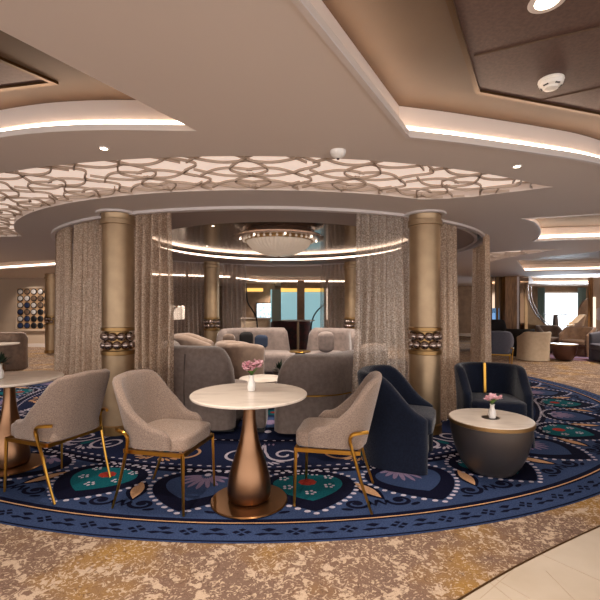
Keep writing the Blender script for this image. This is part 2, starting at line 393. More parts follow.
# lattice: strips in front of a softly backlit panel
def lattice(poly, name, cx, cy, label_z=.0, cell=.40, rows=(3.3, 4.4), tr=(-80, 40), A=.13):
    n_tr[0] += 1
    mb = MB(); mb.plate(offset(poly, .01), [], ZC+.075, ZC+.085); mb.mi = 1; mb.band(offset(poly, .002), ZC+.03, ZC+.08)
    struct(mb.build('trim_%d' % n_tr[0], [M['backlit'], M['ceil']], smooth=0))
    mb = MB()
    ex = 1.11
    def W(s, r): t = s/4.0; return Vector((cx+r*ex*sin(t), cy-r*cos(t)))
    def line(f, n=70):
        seg = []
        for k in range(n+1):
            s, r = f(k/n); p = W(s, r)
            if inside(p, poly): seg.append(p)
            else:
                if len(seg) > 1: rib(seg)
                seg = []
        if len(seg) > 1: rib(seg)
    def rib(seg):
        h = .0055
        vs = []; fs = []; m = len(seg)
        for i, p in enumerate(seg):
            d = seg[min(i+1, m-1)]-seg[max(i-1, 0)]; d.normalize(); nn = Vector((-d.y, d.x))*h
            for q, z in ((p+nn, ZC+.004), (p-nn, ZC+.004), (p-nn, ZC+.022), (p+nn, ZC+.022)): vs.append((q.x, q.y, z))
        for i in range(m-1):
            for k in range(4): fs.append([i*4+k, i*4+(k+1) % 4, i*4+4+(k+1) % 4, i*4+4+k])
        fs += [[0, 1, 2, 3], [4*m-1, 4*m-2, 4*m-3, 4*m-4]]
        mb._add(vs, fs)
    r0, r1 = rows; per = .36
    s = 4*R(tr[0]); k = 0
    while s < 4*R(tr[1]):
        if k % 2 == 0:
            for sg in (1, -1): line(lambda u, s=s, sg=sg: (s+sg*A*(cos(2*PI*(r0+(r1-r0)*u)/(per*2)*1.0)*1.0+.18*cos(6*PI*u)), r0+(r1-r0)*u))
        else:
            line(lambda u, s=s: (s+.07*sin(2*PI*(r0+(r1-r0)*u)/per), r0+(r1-r0)*u))
            # sweeping links to the neighbouring chains
            for j in range(7):
                rr = r0+per*.42*j+.03
                for sg in (1, -1): line(lambda u, s=s, rr=rr, sg=sg: (s+sg*(.02+(cell+.0)*u), rr+.10*sin(PI*u)*(1 if j % 2 else -1)+.12*u*(1 if j % 2 else -1)), 24)
        s += cell; k += 1
    return mb
mb = lattice(lat, 'lattice', -.4, 7)
mb2 = lattice(lat2, 'lattice2', 2.0, 14.0, rows=(5.6, 7.6), tr=(0, 60), cell=.6)
tag(mb.build('ceiling_lattice', M['strip'], smooth=0), 'looping bronze strip lattice in the backlit ceiling band in front of the curtained ring', 'ceiling panel')
tag(mb2.build('ceiling_lattice', M['strip'], smooth=0), 'small slim sliver of bronze lattice in the ceiling right of the curtained ring', 'ceiling panel')

# ---------------------------------------------------------------- floor, tile walkway, walls
ts = [at(461, 600, 0), at(527, 562, 0), at(600, 527, 0)]
e0 = (ts[0]-ts[1]).normalized()
edge = spline([ts[0]+Vector((-1.0, -.72)), ts[0]+Vector((-.4, -.27))]+ts+[Vector((2.75, 3.0)), Vector((3.9, 3.6)), Vector((5.4, 4.4))], 8)
tile_poly = edge+[Vector((16, 8)), Vector((16, -3.5)), Vector((edge[0].x-.6, -3.5))]
mb = MB(); mb.box((1, 7.95, -.05), (30, 22.9, .1)); struct(mb.build('floor', M['carpet'], smooth=0))
n_tr[0] += 1
mb = MB(); mb.plate(tile_poly, [], .0, .006); mb.mi = 1
mb.tube([(p.x, p.y, .006) for p in edge], .006, 6)
struct(mb.build('trim_%d' % n_tr[0], [M['tile'], M['darktrim']], smooth=0))
mb = MB()          # grout lines and a raised pale step stone
for a, b in (((520, 565), (480, 600)), ((540, 555), (640, 600)), ((546, 572), (585, 612)), ((495, 580), (530, 600)), ((490, 584), (560, 640))):
    a, b = at(*a, 0), at(*b, 0); mb.tube([(a.x, a.y, .0062), (b.x, b.y, .0062)], .0018, 4)
n_tr[0] += 1; struct(mb.build('trim_%d' % n_tr[0], mat('grout', (176, 158, 138), .8), smooth=0))
WH = ZC
def wallbox(name, x0, x1, y0, y1, m, z1=WH): return struct(MB().box(((x0+x1)/2, (y0+y1)/2, z1/2), (x1-x0, y1-y0, z1)).build(name, m, smooth=0))
wallbox('wall_left', -14, -5.6, 14.3, 14.45, M['wall'])
wallbox('wall_left_side', -14.1, -14, -3.5, 19.4, M['wall'])
wallbox('wall_back', -14, 16, 19.3, 19.4, M['bwall'])
wallbox('wall_right_side', 16, 16.1, -3.5, 19.4, M['wall'])
wallbox('wall_right', 10.05, 16, 14.0, 14.15, M['wall'])
n_tr[0] += 1; struct(MB().box((-9.8, 14.285, .06), (8.4, .03, .12)).build('trim_%d' % n_tr[0], M['ceil']))
# far window
wx0, wx1, WY = atY(543, 19.2), atY(581, 19.2), 19.2
struct(MB().box(((wx0+wx1)/2, 19.27, 1.12), (wx1-wx0, .02, 1.9)).build('window_1', M['day'], smooth=0))
n_tr[0] += 1
mb = MB()
for x in (wx0-.05, wx1+.05): mb.box((x, 19.24, 1.12), (.06, .05, 1.96))
for z in (.14, 2.1): mb.box(((wx0+wx1)/2, 19.24, z), (wx1-wx0+.1, .05, .07))
struct(mb.build('trim_%d' % n_tr[0], M['wall']))

# ---------------------------------------------------------------- rugs
RGX, RGY, RGA, RGB = -.35, 6.95, 5.03, 4.585
def RP(rho, t, z): return (RGX+RGA*rho*sin(t), RGY-RGB*rho*cos(t), z)
def make_rug():
    mb = MB(); mb.plate([RP(1, R(k*1.5), 0) for k in range(240)], [], .001, .010)
    def zz(l): return .010+.0004*l
    def ringband(r0, r1, m, l, t0=0, t1=360, n=240):
        mb.mi = m; vs = []
        for k in range(n+1):
            t = R(t0+(t1-t0)*k/n); vs += [RP(r0, t, zz(l)), RP(r1, t, zz(l))]
        mb._add(vs, [[2*k, 2*k+1, 2*k+3, 2*k+2] for k in range(n)])
    def poly(pts, t0, m, l):   # pts: (tangential metres, radial metres inward from the border at rho 1)
        mb.mi = m; q = [RP(1-v/4.64, t0+u/(4.35), zz(l)) for u, v in pts]
        mb._add(q, [list(range(len(q)))])
    def dot(u, v, t0, m, l, r=.02, r2=None, ang=0):
        r2 = r2 or r
        poly([(u+r*cos(a)*cos(ang)-r2*sin(a)*sin(ang), v+r*cos(a)*sin(ang)+r2*sin(a)*cos(ang)) for a in [2*PI*k/8 for k in range(8)]], t0, m, l)
    def stroke(pts, wd, t0, m, l):
        P = [Vector(p) for p in pts]; mb.mi = m; vs = []
        for i, p in enumerate(P):
            d = (P[min(i+1, len(P)-1)]-P[max(i-1, 0)]).normalized(); n_ = Vector((-d.y, d.x))*wd*(1 if not callable(wd) else 1)
            for q in (p+n_, p-n_): vs.append(RP(1-q.y/4.64, t0+q.x/4.35, zz(l)))
        mb._add(vs, [[2*k, 2*k+1, 2*k+3, 2*k+2] for k in range(len(P)-1)])
    ringband(.997, 1, 1, 1)
    ringband(.945, .9595, 1, 1); ringband(.9535, .956, 5, 2)
    ringband(.60, .79, 7, 1); ringband(.765, .79, 1, 2); ringband(.60, .615, 1, 2); ringband(0, .60, 7, 1)
    ringband(.50, .52, 1, 2); ringband(.42, .44, 2, 2); ringband(.2, .3, 1, 2)
    # leaf motif border
    nm = 190
    for k in range(nm):
        t = 2*PI*k/nm; v0 = (1-.9775)*4.64
        def bpoly(pts, *a): poly([(u*.62, v0+(v-v0)*.66) for u, v in pts], *a)
        if k % 2:
            bpoly([(-.13, v0-.035), (-.07, v0-.06), (0, v0-.035), (.07, v0-.06), (.13, v0-.035), (.06, v0-.012), (0, v0-.022), (-.06, v0-.012)][::-1], t, 1, 1)
            bpoly([(-.07, v0+.045), (0, v0+.004), (.07, v0+.045), (0, v0+.07)], t, 1, 1)
        else:
            for sg in (1, -1):
                bpoly([(sg*.01, v0), (sg*.05, v0-.028), (sg*.09, v0), (sg*.05, v0+.028)], t, 1, 1)
            bpoly([(-.035, v0-.045), (0, v0-.012), (.035, v0-.045), (0, v0-.065)], t, 1, 1)
            bpoly([(-.035, v0+.045), (0, v0+.012), (.035, v0+.045), (0, v0+.065)], t, 1, 1)
    for k in range(32):
        t0 = 2*PI*(k+.5)/32; teal = (k % 2 == 0)
        def petal(s, v1=.33, v2=1.02):       # onion petal scaled about its centre, point towards the border
            cv = .78
            raw = []
            for i in range(25):
                a = i/24; v = v1+(v2-v1)*a
                wdt = .36*(a**.85 if a < .45 else 1)*1.0
                wdt = .375*sin(PI/2*(a/.66)**.9) if a < .66 else .375*math.sqrt(max(0, 1-((a-.66)/.34)**2))
                raw.append((wdt, v))
            full = raw+[(-x, v) for x, v in raw[::-1]][1:-1]
            return [(x*s, cv+(v-cv)*s) for x, v in full]
        o = petal(1.0)
        P = petal(.98)
        poly(P, t0, 1, 3)
        poly([(x*.74, .80+(v-.80)*.66) for x, v in petal(1)], t0, 3 if teal else 0, 4)
        # dotted outline
        L_ = 0; last = None
        ol = petal(1.04)
        for i in range(len(ol)):
            p = Vector(ol[i]); q = Vector(ol[(i+1) % len(ol)]); 
            if last is None: last = p; dot(p.x, p.y, t0, 2, 5, .02, .016)
            dseg = (q-p).length; st = 0
            while (p+(q-p)*(st/max(dseg, 1e-6))-last).length < 10 and st < dseg:
                c = p+(q-p)*(st/dseg)
                if (c-last).length > .062 and c.y > .31: dot(c.x, c.y, t0, 2, 5, .021, .017); last = c
                st += .01
        if teal:
            dot(0, .80, t0, 4, 6, .075, .06)
            for sx, v in ((-.16, .72), (.16, .72), (0, .62), (-.19, .88), (.19, .88)):
                for j in range(5):
                    a = 2*PI*j/5; dot(sx+.032*cos(a), v+.026*sin(a), t0, 2, 6, .013)
            for j in range(6): dot(-.1+.04*j, .95+.02*sin(j), t0, 2, 6, .012)
        else:
            for j in range(-4, 5):
                a = R(j*19); bx, bv = 0, .93; ln = .25-.012*abs(j)
                dot(bx+sin(a)*ln*.62, bv-cos(a)*ln*.62, t0, 6, 6, ln*.42, .021, math.atan2(-cos(a), sin(a)))
            dot(0, .94, t0, 2, 7, .03)
        # between petals: slanted peach leaf and dark curls
        tm = 2*PI*k/32
        sg = 1 if True else -1
        DV = -.06
        lf = [(0+.045*sin(PI*a), .46+.30*a) for a in [i/8 for i in range(9)]]+[(0-.045*sin(PI*a), .46+.30*a) for a in [i/8 for i in range(8, 0, -1)]]
        rot = R(20)*(1 if k % 2 else -1)
        def rt(p, c=(0, .6)): x, y = p[0]-c[0], p[1]-c[1]; return (c[0]+x*cos(rot)-y*sin(rot), c[1]+x*sin(rot)+y*cos(rot))
        big = [rt(((x)*1.7, .61+(v-.61)*1.22)) for x, v in lf]
        poly(big, tm, 1, 4); poly([rt(p) for p in lf], tm, 5, 5)
        for s2 in (1, -1):
            sp = []
            for i in range(34):
                a = i/33; ang = a*PI*2.6; rr = .09*(1-a*.85)
                sp.append((s2*(.15+rr*cos(ang+PI*.9)), .41+rr*.8*sin(ang+PI*.9)))
            stroke([(s2*.0, .44), (s2*.035, .37)]+sp, .014, tm, 1, 4)
            dot(s2*.15, .41, tm, 1, 5, .03, .022)
            dot(s2*.23, .34, tm, 1, 5, .04, .016, s2*.3)
    # rows of dots
    for rr, cnt, r in ((.777, 300, .026), (.757, 280, .022), (.607, 220, .018)):
        for k in range(cnt):
            t = 2*PI*k/cnt; mb.mi = 2; c = [RP(rr+r*.55*sin(a)/4.64, t+r*cos(a)/(4.64*rr), zz(5)) for a in [2*PI*i/6 for i in range(6)]]
            mb._add(c, [list(range(6))])
    # cream scrolls in the inner zone
    for k in range(24):
        t0 = 2*PI*k/24
        for s2 in (1, -1):
            sp = []
            for i in range(40):
                a = i/39; ang = a*PI*3.0; rr = .20*(1-a*.85)
                sp.append((s2*(.26+rr*cos(ang+PI)), 1.42+rr*.9*sin(ang+PI)))
            stroke([(s2*.01, 1.68), (s2*.03, 1.5)]+sp, .016, t0, 5 if k % 2 else 2, 4)
            for j in range(4):
                dot(s2*(.06+.05*j), 1.22-.03*j+.012*j*j, t0, 5 if k % 2 else 2, 5, .05, .014, -s2*(1.2-.35*j))
        for j in range(-2, 3): dot(.06*j, 1.7, t0, 6, 5, .03, .014, PI/2)
        dot(0, 1.34, t0, 3, 5, .05, .07)
    # inner field rings
    for k in range(16):
        t0 = 2*PI*k/16
        for rr, m, sz in ((.46, 0, .22), (.46, 6, .1), (.36, 3, .14), (.36, 4, .05), (.54, 2, .05)):
            mb.mi = m; l = 4 if sz > .12 else 5
            mb._add([RP(rr+sz*sin(a)/4.64, t0+sz*cos(a)/(4.64*rr)*.7, zz(l)) for a in [2*PI*i/14 for i in range(14)]], [list(range(14))])
    return mb
tag(make_rug().build('oval_rug', RUG, smooth=0), 'huge oval blue rug with petals, dots and scrolls around the curtained ring', 'rug')
FZ = .016
mb = MB(); mb.plate(ell(9.1, 12.6, 2.95, 2.7), [], .001, .01); mb.mi = 1; mb.plate(ell(9.1, 12.6, 2.8, 2.55), [ell(9.1, 12.6, 2.74, 2.48)], .0102, .0106)
mb.plate(ell(9.1, 12.6, 2.8, 1.9), [ell(9.1, 12.6, 2.4, 1.6)], .0102, .0106)
tag(mb.build('oval_rug', [M['pinkrug'], RUG[6]], smooth=0), 'mauve oval rug under the far right armchairs', 'rug')

# ---------------------------------------------------------------- columns
def column(loc, r, label, z_top=ZC):
    t = thing('column', label, 'column', loc, 0, 'round bronze columns')
    MB().lathe([(r, .10), (r, .84)], n=48).build('lower_shaft', M['bronze'], t)
    MB().lathe([(r*1.03, .84), (r*1.07, .845), (r*1.07, .885), (r*1.0, .89)], n=48).build('lower_band', M['band'], t)
    MB().lathe([(r*.78, .885), (r*.78, 1.10)], n=48).build('recessed_core', M['band'], t)
    MB().lathe([(r*1.0, 1.095), (r*1.07, 1.10), (r*1.07, 1.135), (r*1.02, 1.14)], n=48).build('upper_band', M['band'], t)
    MB().lathe([(r, 1.14), (r, 2.24)], n=48).build('upper_shaft', M['bronze'], t)
    MB().lathe([(r*1.02, 2.235), (r*1.12, 2.24), (r*1.12, 2.29), (r*1.02, 2.295), (r*1.04, 2.3), (r*1.04, z_top)], n=48).build('capital_collar', M['bronze'], t)
    MB().lathe([(r*1.08, 0), (r*1.08, .09), (r*1.0, .10)], n=48).build('base', M['band'], t)
    first = None
    for row in range(2):
        for k in range(10):
            a = 2*PI*(k+row*.5)/10
            p = (r*.84*cos(a), r*.84*sin(a), .946+.092*row)
            if first is None: first = MB().ball((0, 0, 0), .047, 10).build('bead_ball', M['bead'], t, loc=p)
            else:
                c = first.copy(); C.objects.link(c); c.parent = t; c.location = p
    return t
column((-1.98, 4.47, FZ), .165, 'bronze column between the gathered curtains at front left of the ring', ZC-FZ)
column((1.37, 4.50, FZ), .165, 'bronze column at front right of the ring behind the navy armchair', ZC-FZ)
column((-1.98, 9.2, FZ), .17, 'bronze column at back left inside the ring beyond the velvet seats', ZC-FZ)
column((1.17, 9.2, FZ), .17, 'bronze column at back right inside the ring partly behind mesh curtain', ZC-FZ)
column((atY(53, 12.5), 12.5, 0), .21, 'bronze column far left in front of the framed disc artwork', ZC)
# round rim collars where the front columns poke out of the ring
for x, y in ((-1.98, 4.47), (1.37, 4.50)):
    n_tr[0] += 1
    struct(MB().plate(ell(x, y, .225, .225, n=40), [ell(x, y, .18, .18, n=40)], ZC-.022, ZC-.0005).build('trim_%d' % n_tr[0], M['rim']))

# ---------------------------------------------------------------- curtains
def curtain(t0, t1, label, a=3.30, b=2.78, m=None, flare=.10, fold=.085, amp=.062, z0=.03, group='sheer metallic mesh curtains round the ring', top=ZC+.03, seed=0):
    rnd = random.Random(seed)
    L_ = abs(R(t1-t0))*3.0; nf = max(3, int(L_/fold)); nx = nf*8; nz = 22
    ph = [rnd.uniform(-.8, .8) for _ in range(nf+2)]; am = [rnd.uniform(.6, 1.3) for _ in range(nf+2)]
    mb = MB(); vs = []; tm = (t0+t1)/2
    for j in range(nz+1):
        w_ = j/nz; z = top+(z0-top)*w_
        for i in range(nx+1):
            u = i/nx; k = u*nf; q = int(k); fr = k-q
            A_ = am[q]*(1-fr)+am[q+1]*fr; p_ = ph[q]*(1-fr)+ph[q+1]*fr
            tt = R(tm+(t0+(t1-t0)*u-tm)*(1+flare*w_))
            off = amp*(.5+.5*w_)*A_*sin(2*PI*k+p_*w_)
            tt += R(.35*sin(5*w_+q)*w_)
            vs.append((RX+(a+off)*sin(tt), RY-(b+off)*cos(tt), z))
    fs = [[j*(nx+1)+i, j*(nx+1)+i+1, (j+1)*(nx+1)+i+1, (j+1)*(nx+1)+i] for j in range(nz) for i in range(nx)]
    mb._add(vs, fs)
    return tag(mb.build('mesh_curtain', m or M['curtain'], smooth=80), label, 'curtain', group)
curtain(-47, -72, 'outermost left mesh curtain hanging at the side of the ring', seed=1)
curtain(-31.5, -44, 'mesh curtain gathered just left of the front left bronze column', seed=2, flare=.25)
curtain(-16, -28, 'wide mesh curtain gathered just right of the front left bronze column', seed=3, flare=.12)
curtain(18.6, 31.5, 'wide sparkling mesh curtain just left of the front right bronze column', seed=4, flare=.12, m=M['curtainc'])
curtain(38.5, 46.5, 'narrow mesh curtain just right of the front right bronze column', seed=5, flare=.2)
curtain(62, 90, 'rightmost mesh curtain at the side of the ring beside the open hall', a=3.42, seed=6)
curtain(180+48, 180+31.5, 'far mesh curtain left of the back left column inside the ring', m=M['curtainf'], seed=7, flare=.05)
curtain(180+24, 180+14.5, 'far mesh curtain right of the back left column inside the ring', m=M['curtainf'], seed=8, flare=.05)
curtain(180-16.5, 180-27, 'far mesh curtain left of the back right column inside the ring', m=M['curtainf'], seed=9, flare=.05)

# ---------------------------------------------------------------- upholstery helpers
def shellmesh(path, zb, zt, th, lean=None, cap=.5, endr=.6, nz=6):
    """upholstered wall along a plan path: zb/zt functions of u in 0..1, rounded top edge and ends"""
    P = [Vector(p[:2]) for p in path]; m = len(P)
    cum = [0]
    for i in range(1, m): cum.append(cum[-1]+(P[i]-P[i-1]).length)
    T = cum[-1]; sec = []; k0 = None
    for i, p in enumerate(P):
        u = cum[i]/T; d = (P[min(i+1, m-1)]-P[max(i-1, 0)]).normalized(); n = Vector((-d.y, d.x))
        e = min(cum[i], T-cum[i])/(th*endr); f = math.sqrt(max(0, 1-(1-min(e, 1))**2)); f = max(f, .08)
        h = th/2*f; b0 = zb(u) if callable(zb) else zb; t0 = zt(u) if callable(zt) else zt
        t0 -= (1-f)*th*.35
        pr = []; rr = min(h, (t0-b0)*.45)
        for k in range(nz+1): pr.append((h, b0+(t0-rr-b0)*k/nz))
        for k in range(1, 8): a = PI*k/8; pr.append((h*cos(a), t0-rr+rr*sin(a)))
        for k in range(nz, -1, -1): pr.append((-h, b0+(t0-rr-b0)*k/nz))
        ring = []
        for o, z in pr:
            l = lean(u, z) if lean else 0
            q = p+n*(o+l); ring.append((q.x, q.y, z))
        sec.append(ring)
    mb = MB(); k = len(sec[0]); vs = [v for s_ in sec for v in s_]; fs = []
    for i in range(m-1):
        for j in range(k): fs.append([i*k+j, i*k+(j+1) % k, (i+1)*k+(j+1) % k, (i+1)*k+j])
    fs.append(list(range(k))[::-1]); fs.append([(m-1)*k+j for j in range(k)])
    mb._add(vs, fs); return mb
def smooth(x, a, b):
    t = min(max((x-a)/(b-a), 0), 1); return t*t*(3-2*t)
def upath(w, yf, yb, r, n=8):     # U open to +y, from right front round the back to left front
    pts = []
    for k in range(9): pts.append((w, yf+(yb+r-yf)*k/9))
    for k in range(n+1): a = -PI/2*k/n; pts.append((w-r+r*cos(a), yb+r+r*sin(a)))
    for k in range(1, 8): pts.append((w-r-(2*(w-r))*k/8, yb))
    for k in range(n+1): a = -PI/2-PI/2*k/n; pts.append((-(w-r)+r*cos(a), yb+r+r*sin(a)))
    for k in range(1, 10): pts.append((-w, yb+r+(yf-yb-r)*k/9))
    return pts

# dining chair (faces +y)
def dining_chair(label, loc, rz, fab=None, seatm=None, legm=None, group='upholstered dining chairs with brass legs'):
    fab = fab or M['fabric']; seatm = seatm or M['seatfab']; legm = legm or M['brass']
    t = thing('dining_chair', label, 'chair', loc, rz, group)
    def zt(u):
        q = abs(u-.5)*2            # 0 back centre .. 1 arm front
        s_ = min(max((q-.27)/.56, 0), 1); return .885-.012*smooth(q, 0, .3)-.325*(1-(1-s_)**1.7)*smooth(q, .2, .5)-.035*smooth(q, .88, 1.0)
    def lean(u, z):
        q = abs(u-.5)*2; return (z-.42)*(.24-.14*smooth(q, .4, .85))*(1 if z > .42 else 0)
    shellmesh(upath(.222, .15, -.205, .15), .415, zt, .06, lean, endr=1.2).build('backrest', fab, t, smooth=60)
    MB().box((0, .015, .445), (.43, .47, .11), puff=.12).build('seat', seatm, t, smooth=60)
    MB().tube([(sx*.2, sy) for sx, sy in ()], .01) if False else None
    fr = [(.225, .235, .385), (.225, -.19, .385), (-.225, -.19, .385), (-.225, .235, .385)]
    f = MB()
    f.box((0, .235, .385), (.46, .02, .026)); f.box((0, -.19, .385), (.46, .02, .026))
    f.box((.225, .0225, .385), (.02, .41, .026)); f.box((-.225, .0225, .385), (.02, .41, .026))
    f.build('seat_frame', legm, t)
    for sx in (1, -1):
        MB().tube([(sx*.225, .235, .39), (sx*.228, .24, .2), (sx*.232, .245, 0)], lambda u: .0135-.0045*u, 4).build('leg', legm, t, smooth=30)
        pts = spline([(sx*.24, -.275, 0), (sx*.248, -.22, .16), (sx*.256, -.175, .32), (sx*.268, -.145, .43), (sx*.276, -.135, .49), (sx*.28, -.155, .522), (sx*.268, -.20, .53), (sx*.235, -.247, .53)], 5)
        MB().tube(pts, lambda u: .0085+.004*min(1, u*2), 6).build('leg', legm, t, smooth=50)
    return t
dining_chair('oatmeal dining chair left of the centre marble table, seat facing the table', (-.94, 2.93, FZ), R(-103))
dining_chair('oatmeal dining chair right of the centre marble table, turned left towards it', (.245, 2.96, FZ), R(79))
dining_chair('oatmeal dining chair at the left table seen from behind, its back to the room', (-1.85, 3.13, FZ), R(69))
dining_chair('grey dining chair standing beside the rightmost curtain in the hall', (atY(498, 8.6), 8.6, FZ), R(-25), M['greyc'], M['greyc'])

# bistro tables
def bistro(label, loc, top=M['stone'], rt=.405, h=.75, base=M['copper'], group='round tables on bottle-shaped pedestals'):
    t = thing('bistro_table', label, 'table', loc, 0, group)
    MB().lathe([(rt-.03, h-.026), (rt-.004, h-.018), (rt, h-.010), (rt, h-.004), (rt-.004, h)], n=72).build('tabletop', top, t)
    MB().lathe([(.265, 0), (.268, .004), (.262, .012), (.15, .016)], n=64).build('base_disc', M['disc'], t)
    MB().lathe([(.128, .014), (.146, .03), (.152, .06), (.150, .11), (.140, .18), (.118, .26), (.092, .34), (.068, .42), (.053, .50), (.045, .58), (.042, .66), (.044, h-.026)], n=56).build('pedestal', base, t)
    return t
bistro('round marble-topped table on a copper bottle pedestal at the centre, between two chairs', (-.355, 2.87, FZ))
bistro('round marble-topped table cut off by the left edge of the photo', (-2.48, 3.5, FZ))

def vase(label, loc, h=.115):
    prof = [(.02, 0), (.026, .004), (.03, .03), (.027, .06), (.017, .085), (.016, .10), (.021, h), (.017, h), (.013, .10)]
    o = MB().lathe(prof, n=12).build('vase', M['white'], smooth=20, loc=loc)
    return tag(o, label, 'vase', 'small white bud vases')
def petalmesh(mb, c, r, n, rnd, tilt=.5):
    for k in range(n):
        a = 2*PI*k/n+rnd.uniform(-.2, .2); el = rnd.uniform(.1, .9)
        d = Vector((cos(a)*cos(el), sin(a)*cos(el), sin(el))); s_ = Vector((-sin(a), cos(a), 0)); up = d.cross(s_)
        b = Vector(c); P = []
        for q, wd, cu in ((0, .1, 0), (.4, .42, .02), (.75, .5, .05), (1, .15, .02)):
            P.append(b+d*r*q+s_*wd*r-up*cu*r*3); P.append(b+d*r*q-s_*wd*r-up*cu*r*3); 
        mb._add(P, [[0, 1, 3, 2], [2, 3, 5, 4], [4, 5, 7, 6]])
def bouquet(label, loc, spread=.05, n=7, fr=.022, colour='pink', hgt=.07, seed=1):
    rnd = random.Random(seed); t = thing('flower_bouquet', label, 'flowers', loc)
    for k in range(n):
        a = 2*PI*k/n+rnd.uniform(-.3, .3); q = spread*rnd.uniform(.45, 1); tip = (cos(a)*q, sin(a)*q, hgt*rnd.uniform(.55, 1.2))
        MB().tube(spline([(0, 0, -.06), (cos(a)*.006, sin(a)*.006, .0), tip], 4), .0016, 5).build('stem', M['green'], t)
        mb = MB(); petalmesh(mb, tip, fr*rnd.uniform(.8, 1.2), 7, rnd); petalmesh(mb, tip, fr*.6, 5, rnd)
        mb.build('blossom', M[colour], t, smooth=60)
    mb = MB()
    for k in range(12):
        a = rnd.uniform(0, 2*PI); d = Vector((cos(a), sin(a), rnd.uniform(.5, 1.8))).normalized(); L_ = rnd.uniform(.045, .08)
        s_ = Vector((-sin(a), cos(a), 0))*.008; b = Vector((0, 0, .005))
        mb._add([b, b+d*L_*.5+s_, b+d*L_, b+d*L_*.5-s_], [[0, 1, 2, 3]])
    mb.build('leaves', M['green'], t)
    return t
vx, vy = atY(251.5, 2.93), 2.93
vase('white bud vase on the centre marble table', (vx, vy, FZ+.75))
bouquet('pink blossoms with green leaves in the vase on the centre marble table', (vx, vy, FZ+.75+.115), seed=3, n=15, spread=.07, fr=.030, hgt=.075)
# coffee table
def drum(label, loc, rt=.33, h=.43, topm=None, m=None, plate=True):
    t = thing('coffee_table', label, 'table', loc, 0, 'drum coffee tables')
    k = rt/.355
    MB().lathe([(r*k, z*h/.42) for r, z in ((.18, 0), (.205, .015), (.25, .07), (.29, .15), (.32, .24), (.338, .33), (.342, .385))], n=64).build('drum_body', m or M['gun'], t)
    MB().lathe([(rt-.012, h-.035), (rt, h-.03), (rt, h-.006), (rt-.003, h-.003)], n=72).build('brass_rim', M['band'], t)
    MB().lathe([(rt-.006, h-.004), (rt-.006, h), (rt-.008, h+.002)], n=72).build('tabletop', topm or M['stone'], t)
    if plate: MB().lathe([(.07, h+.002), (.07, h+.004), (.066, h+.005)], n=32).build('inset_disc', M['gun'], t)
    return t
ctx, cty = atY(490.5, 3.41), 3.41
drum('gunmetal drum coffee table with pale stone top at front right', (ctx, cty, FZ))
vase('white bud vase on the drum coffee table', (ctx, cty-.03, FZ+.436))
bouquet('two pink lilies with a green leaf in the vase on the drum table', (ctx, cty-.03, FZ+.436+.115), seed=5, n=5, spread=.06, fr=.034, hgt=.045)
# left table greenery
lvx, lvy = atY(0, 3.45), 3.45
vase('white vase on the left table at the photo edge', (lvx, lvy, FZ+.75), .125)
rnd = random.Random(4); mb = MB()
for k in range(46):
    a = rnd.uniform(0, 2*PI); e = rnd.uniform(-.1, 1.3); d = Vector((cos(a)*cos(e), sin(a)*cos(e), sin(e))); L_ = rnd.uniform(.05, .11)
    s_ = d.cross(Vector((0, 0, 1))).normalized()*.012; b = Vector((0, 0, 0))+d*.02
    mb._add([b, b+d*L_*.5+s_, b+d*L_, b+d*L_*.5-s_], [[0, 1, 2, 3]])
gt = thing('greenery', 'dark green foliage in the white vase on the left table', 'plant', (lvx, lvy, FZ+.75+.12))
mb.build('leaves', M['dgreen'], gt); MB().tube([(0, 0, -.07), (0, 0, .03)], .003, 6).build('stem', M['green'], gt)

# navy tub armchairs (face +y)
def tub(label, loc, rz, m, seatm=None, h=.76, w=.33, d=.62, th=.09, arm=.44, strip=False, group='rounded tub armchairs', drop=(.42, .98), sw=1):
    t = thing('tub_armchair', label, 'armchair', loc, rz, group)
    yb = -d/2+th/2; yf = d/2-.07
    def zt(u):
        q = abs(u-.5)*2; return h-(h-arm)*smooth(q, drop[0], drop[1])
    def lean(u, z):
        q = abs(u-.5)*2; return .05*(1-smooth(q, .2, .7))*(z/h)-.02*sin(PI*z/h)
    shellmesh(upath(w-th/2, yf, yb, .24*w/.33), .0, zt, th, lean, endr=.9).build('shell', m, t, smooth=60)
    MB().box((0, .03, .36), (2*(w-th)+.02, d-.13, .15), puff=.15).build('seat', seatm or m, t, smooth=60)
    MB().box((0, .0, .15), (2*(w-th)-.02, d-.2, .27), bev=.02).build('base', m, t)
    if strip: MB().box((0, yb+th/2+.0, .57), (.024, .03, .36), rx=R(3)).build('brass_strip', M['brass'], t)
    return t
tub('navy velvet tub armchair behind the right dining chair, angled to the drum table', (.90, 3.68, FZ), R(-112), M['navy'], w=.34, d=.66, h=.79, arm=.46)
tub('navy velvet tub armchair behind the drum coffee table with a brass strip', (1.97, 4.22, FZ), R(172), M['navy'], w=.345, d=.64, h=.745, arm=.52, strip=True, drop=(.55, 1))

# ---------------------------------------------------------------- seats inside the ring
def banquette(name_label, path, h, th, seat=None, m=None, rise=(.0, .0), seam=None, group='curved high-backed velvet banquettes', z0=.05):
    t = thing('banquette', name_label, 'sofa', (0, 0, FZ), 0, group)
    m = m or M['velvet']
    P = [Vector(p) for p in path]; cum = [0]
    for i in range(1, len(P)): cum.append(cum[-1]+(P[i]-P[i-1]).length)
    T = cum[-1]
    def zt(u):
        l = u*T; a = min(l, rise[0]) / rise[0] if rise[0] else 1; b = min(T-l, rise[1])/rise[1] if rise[1] else 1
        f = math.sqrt(max(0, 1-(1-a)**2))*math.sqrt(max(0, 1-(1-b)**2)); return h*(.55+.45*f)
    shellmesh(path, z0, zt, th, lambda u, z: .03*sin(PI*z/h)).build('backrest', m, t, smooth=60)
    return t, P
p1 = spline([(-1.74, 5.7), (-1.66, 5.0), (-1.46, 4.62), (-1.15, 4.50), (-.9, 4.46), (-.70, 4.46)], 6)
